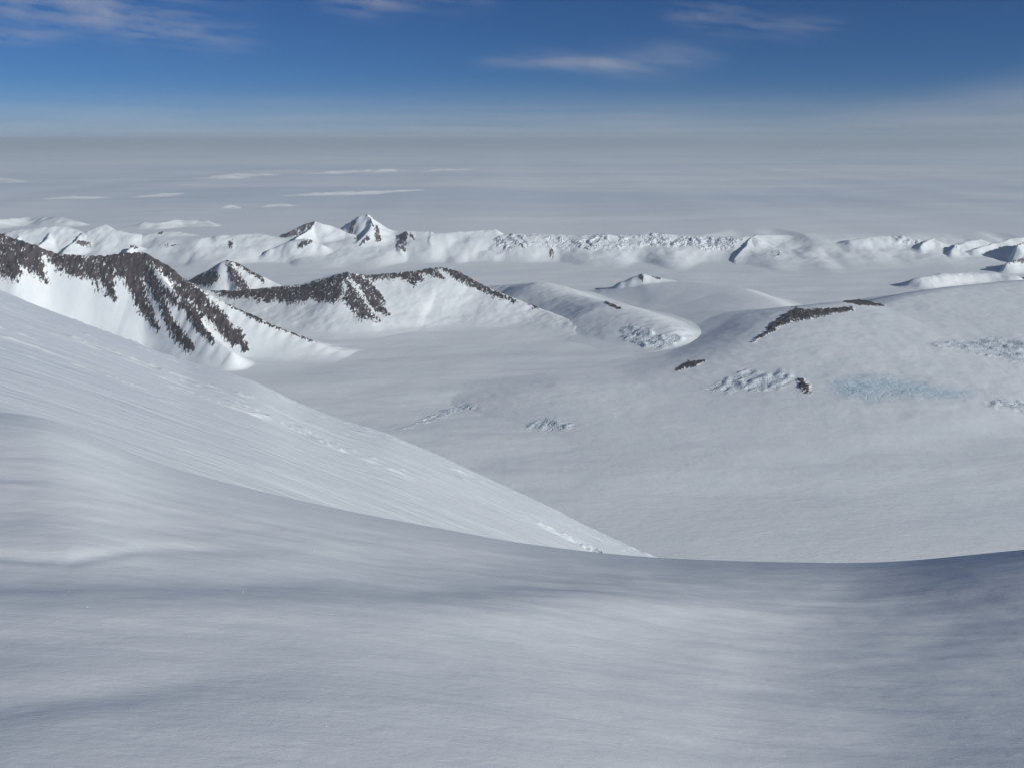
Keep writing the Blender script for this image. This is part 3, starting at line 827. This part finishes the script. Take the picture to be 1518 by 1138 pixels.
# ================================================================== rocks lying on the right hand hill
rng = np.random.default_rng(5)
def lumpy(name, centre, rad, seed, mat, parent=None):
    import bmesh
    bm = bmesh.new()
    bmesh.ops.create_icosphere(bm, subdivisions=3, radius=1)
    rs = np.random.default_rng(seed)
    off = rs.random(2) * 50
    for v in bm.verts:
        c = v.co
        n = float(fbm(np.array([c.x * 1.3 + off[0] + c.z]), np.array([c.y * 1.3 + off[1] - c.z * .7]), seed, 4, .6)[0])
        s = 1 + .45 * n
        v.co = Vector((c.x * rad[0] * s, c.y * rad[1] * s, c.z * rad[2] * s))
    me = bpy.data.meshes.new(name); bm.to_mesh(me); bm.free()
    me.materials.append(mat)
    o = bpy.data.objects.new(name, me); COL.objects.link(o); o.location = centre
    if parent: o.parent = parent
    return o

# solid dark rock for loose blocks
BLOCK, nt_, N_, L_, b_ = new_mat('bare_brown_rock')
tn = N_.new('ShaderNodeTexNoise'); tn.inputs['Scale'].default_value = 0.25; tn.inputs['Detail'].default_value = 6
tcn = N_.new('ShaderNodeTexCoord'); L_.new(tcn.outputs['Object'], tn.inputs['Vector'])
cr = N_.new('ShaderNodeValToRGB'); cr.color_ramp.elements[0].color = (0.05, 0.04, 0.032, 1); cr.color_ramp.elements[1].color = (0.19, 0.15, 0.12, 1)
cr.color_ramp.elements[0].position = .35; cr.color_ramp.elements[1].position = .7
L_.new(tn.outputs['Fac'], cr.inputs['Fac']); L_.new(cr.outputs['Color'], b_.inputs['Base Color'])
b_.inputs['Roughness'].default_value = .9

# ================================================================== cirrus
def cloud_mat():
    m = bpy.data.materials.new('thin_cirrus'); m.use_nodes = True
    nt = m.node_tree; N = nt.nodes; L = nt.links
    N.remove(N['Principled BSDF'])
    out = N['Material Output']
    at = N.new('ShaderNodeAttribute'); at.attribute_name = 'cover'
    tr = N.new('ShaderNodeBsdfTransparent')
    df = N.new('ShaderNodeBsdfDiffuse'); df.inputs['Color'].default_value = (.9, .9, .9, 1)
    tl = N.new('ShaderNodeBsdfTranslucent'); tl.inputs['Color'].default_value = (.9, .9, .9, 1)
    ad = N.new('ShaderNodeMixShader'); ad.inputs[0].default_value = .8
    L.new(df.outputs[0], ad.inputs[1]); L.new(tl.outputs[0], ad.inputs[2])
    mx = N.new('ShaderNodeMixShader')
    L.new(at.outputs['Fac'], mx.inputs[0]); L.new(tr.outputs[0], mx.inputs[1]); L.new(ad.outputs[0], mx.inputs[2])
    L.new(mx.outputs[0], out.inputs['Surface'])
    return m
CIRRUS = cloud_mat()
def cloud(label, box, cover, alt=7500.0, n=(260, 90), thick=250.0, low=False):
    """a thin cirrus bank, or the added horizon veil, at height alt; cover(px, py) gives its opacity"""
    x0, y0, x1, y1 = box
    PX, PY = np.meshgrid(np.linspace(x0, x1, n[0]), np.linspace(y0, y1, n[1]))
    u, s = us(PX, PY)
    yd = alt / s
    c = cover(PX, PY)
    e = np.clip(np.minimum.reduce([(PX - x0) / (x1 - x0) / .12, (x1 - PX) / (x1 - x0) / .12, (y1 - PY) / (y1 - y0) / .15 + 0 * PX]), 0, 1)
    if low: e = np.clip(np.minimum((PX - x0) / (x1 - x0) / .12, (x1 - PX) / (x1 - x0) / .12), 0, 1)
    e2 = np.clip((PY - y0) / (y1 - y0) / .1, 0, 1)
    c = np.clip(c, 0, 1) * ss(0, 1, e) * ss(0, 1, e2)
    X, Y = u * yd, yd
    cen = (float(X.mean()), float(Y.mean()), alt)
    o = grid_object('cirrus_cloud', X, Y, np.full(X.shape, alt), CIRRUS, c[:-1, :-1] + c[1:, 1:] > 0.004, {'cover': c * .42}, None, cen)
    o2 = grid_object('upper_layer', X, Y, np.full(X.shape, alt + 60) + thick * c, CIRRUS, c[:-1, :-1] + c[1:, 1:] > 0.004, {'cover': c * .42}, o, cen)
    tag(o, label, 'cloud', 'thin cirrus clouds in the blue sky')
    return o
def ell(px, py, cx, cy, rx, ry, tilt=0.0):
    dx, dy = px - cx, py - cy - tilt * (px - cx)
    return np.exp(-(dx / rx) ** 2 - (dy / ry) ** 2)
wis = lambda px, py, s, k=1.0: np.clip(.62 + 1.0 * fbm(px / 95.0 * k, (py - .12 * px) / 13.0 * k, s, 5, .55), 0, 1.4)
cloud('grey white streaked cirrus patch in the top left corner', (-160, -60, 420, 110),
      lambda x, y: wis(x, y, 301) * (.42 * ell(x, y, 150, 28, 190, 26, .13) + .36 * ell(x, y, 25, 54, 60, 11) + .36 * ell(x, y, 60, -20, 280, 28)))
cloud('faint cirrus wisp at the top edge left of centre', (440, -60, 760, 60),
      lambda x, y: wis(x, y, 311) * (.28 * ell(x, y, 545, 8, 45, 18) + .16 * ell(x, y, 610, -5, 120, 22)))
cloud('brightest lens shaped cirrus wisp in the middle of the sky', (680, 50, 1110, 140),
      lambda x, y: (.5 + .5 * wis(x, y, 321)) * (.40 * ell(x, y, 880, 97, 75, 12, .12) + .28 * ell(x, y, 800, 94, 110, 8) + .24 * ell(x, y, 985, 86, 75, 20)))
cloud('very faint cirrus streaks high right of centre', (960, -40, 1330, 75),
      lambda x, y: wis(x, y, 331) * (.2 * ell(x, y, 1060, 25, 110, 24, .2) + .14 * ell(x, y, 1215, 36, 60, 9)), n=(160, 60))
cloud('broad grey veil of high cloud low in the sky at the right', (980, 70, 1900, 199),
      lambda x, y: .36 * ss(0, 75, (y - (198 - (x - 1050) * .25))) * ss(1020, 1250, x) * (.8 + .25 * fbm(x / 200, y / 20, 341, 3)), n=(260, 120))

cloud('long pale veil of thin cloud added along the whole horizon to stand for haze', (-250, 95, 1780, 203.5),
      lambda x, y: .62 * ss(100, 208, y) ** 1.7 * (.85 + .3 * fbm(x / 260, y / 9, 351, 4)), alt=1500.0, n=(320, 120), thick=60, low=True)  # low sheet added to soften the horizon like haze, denser downwards
# ================================================================== haze
def make_haze():
    x0, x1, y0, y1, z0, z1 = -440000, 440000, -3000, 206000, -1400, 160
    v = [(x, y, z) for z in (z0, z1) for y in (y0, y1) for x in (x0, x1)]
    f = [(0, 2, 3, 1), (4, 5, 7, 6), (0, 1, 5, 4), (2, 6, 7, 3), (0, 4, 6, 2), (1, 3, 7, 5)]
    me = bpy.data.meshes.new('haze'); me.from_pydata(v, [], f)
    m = bpy.data.materials.new('thin_polar_haze'); m.use_nodes = True
    N = m.node_tree.nodes; N.remove(N['Principled BSDF'])
    pv = N.new('ShaderNodeVolumePrincipled')
    pv.inputs['Density'].default_value = 2.4e-5
    pv.inputs['Color'].default_value = (0.74, 0.88, 1.0, 1)
    m.node_tree.links.new(pv.outputs[0], N['Material Output'].inputs['Volume'])
    me.materials.append(m)
    o = bpy.data.objects.new('haze', me); COL.objects.link(o)
    tag(o, 'thin pale haze that softens the far plateau towards the horizon', 'haze', None, 'stuff')
make_haze()

# ================================================================== light
SUN_EL, SUN_AZ = R(20.5), R(119)           # azimuth clockwise from the view direction (+Y)
sd = Vector((math.sin(SUN_AZ) * math.cos(SUN_EL), math.cos(SUN_AZ) * math.cos(SUN_EL), math.sin(SUN_EL)))
L = bpy.data.lights.new('sun', 'SUN'); L.energy = 4.5; L.angle = R(0.5); L.color = (1, 0.95, 0.89)
lo = bpy.data.objects.new('sun', L); COL.objects.link(lo)
lo.rotation_euler = (-sd).to_track_quat('-Z', 'Y').to_euler()
w = bpy.data.worlds.new('World'); scene.world = w; w.use_nodes = True
N = w.node_tree.nodes
sky = N.new('ShaderNodeTexSky'); sky.sky_type = 'NISHITA'; sky.sun_disc = False
sky.sun_elevation = SUN_EL; sky.sun_rotation = SUN_AZ
sky.altitude = 4500; sky.air_density = 1.0; sky.dust_density = 0.6; sky.ozone_density = 9.0
w.node_tree.links.new(sky.outputs[0], N['Background'].inputs[0])
N['Background'].inputs[1].default_value = 0.051

# ================================================================== camera and render
cam = bpy.data.cameras.new('camera'); cam.sensor_width = 36; cam.lens = F / 1518 * 36
cam.clip_start = 0.1; cam.clip_end = 900000
co = bpy.data.objects.new('camera', cam); COL.objects.link(co)
co.location = (0, 0, 0); co.rotation_euler = (R(90) - PITCH, 0, 0)
scene.camera = co
scene.render.resolution_x = 1024; scene.render.resolution_y = 767
scene.view_settings.view_transform = 'Standard'
scene.view_settings.look = 'None'
scene.view_settings.exposure = 0.02
scene.view_settings.gamma = 1.0
scene.render.engine = 'CYCLES'
scene.cycles.transparent_max_bounces = 16
scene.cycles.volume_bounces = 0
scene.cycles.max_bounces = 6
scene.cycles.diffuse_bounces = 3
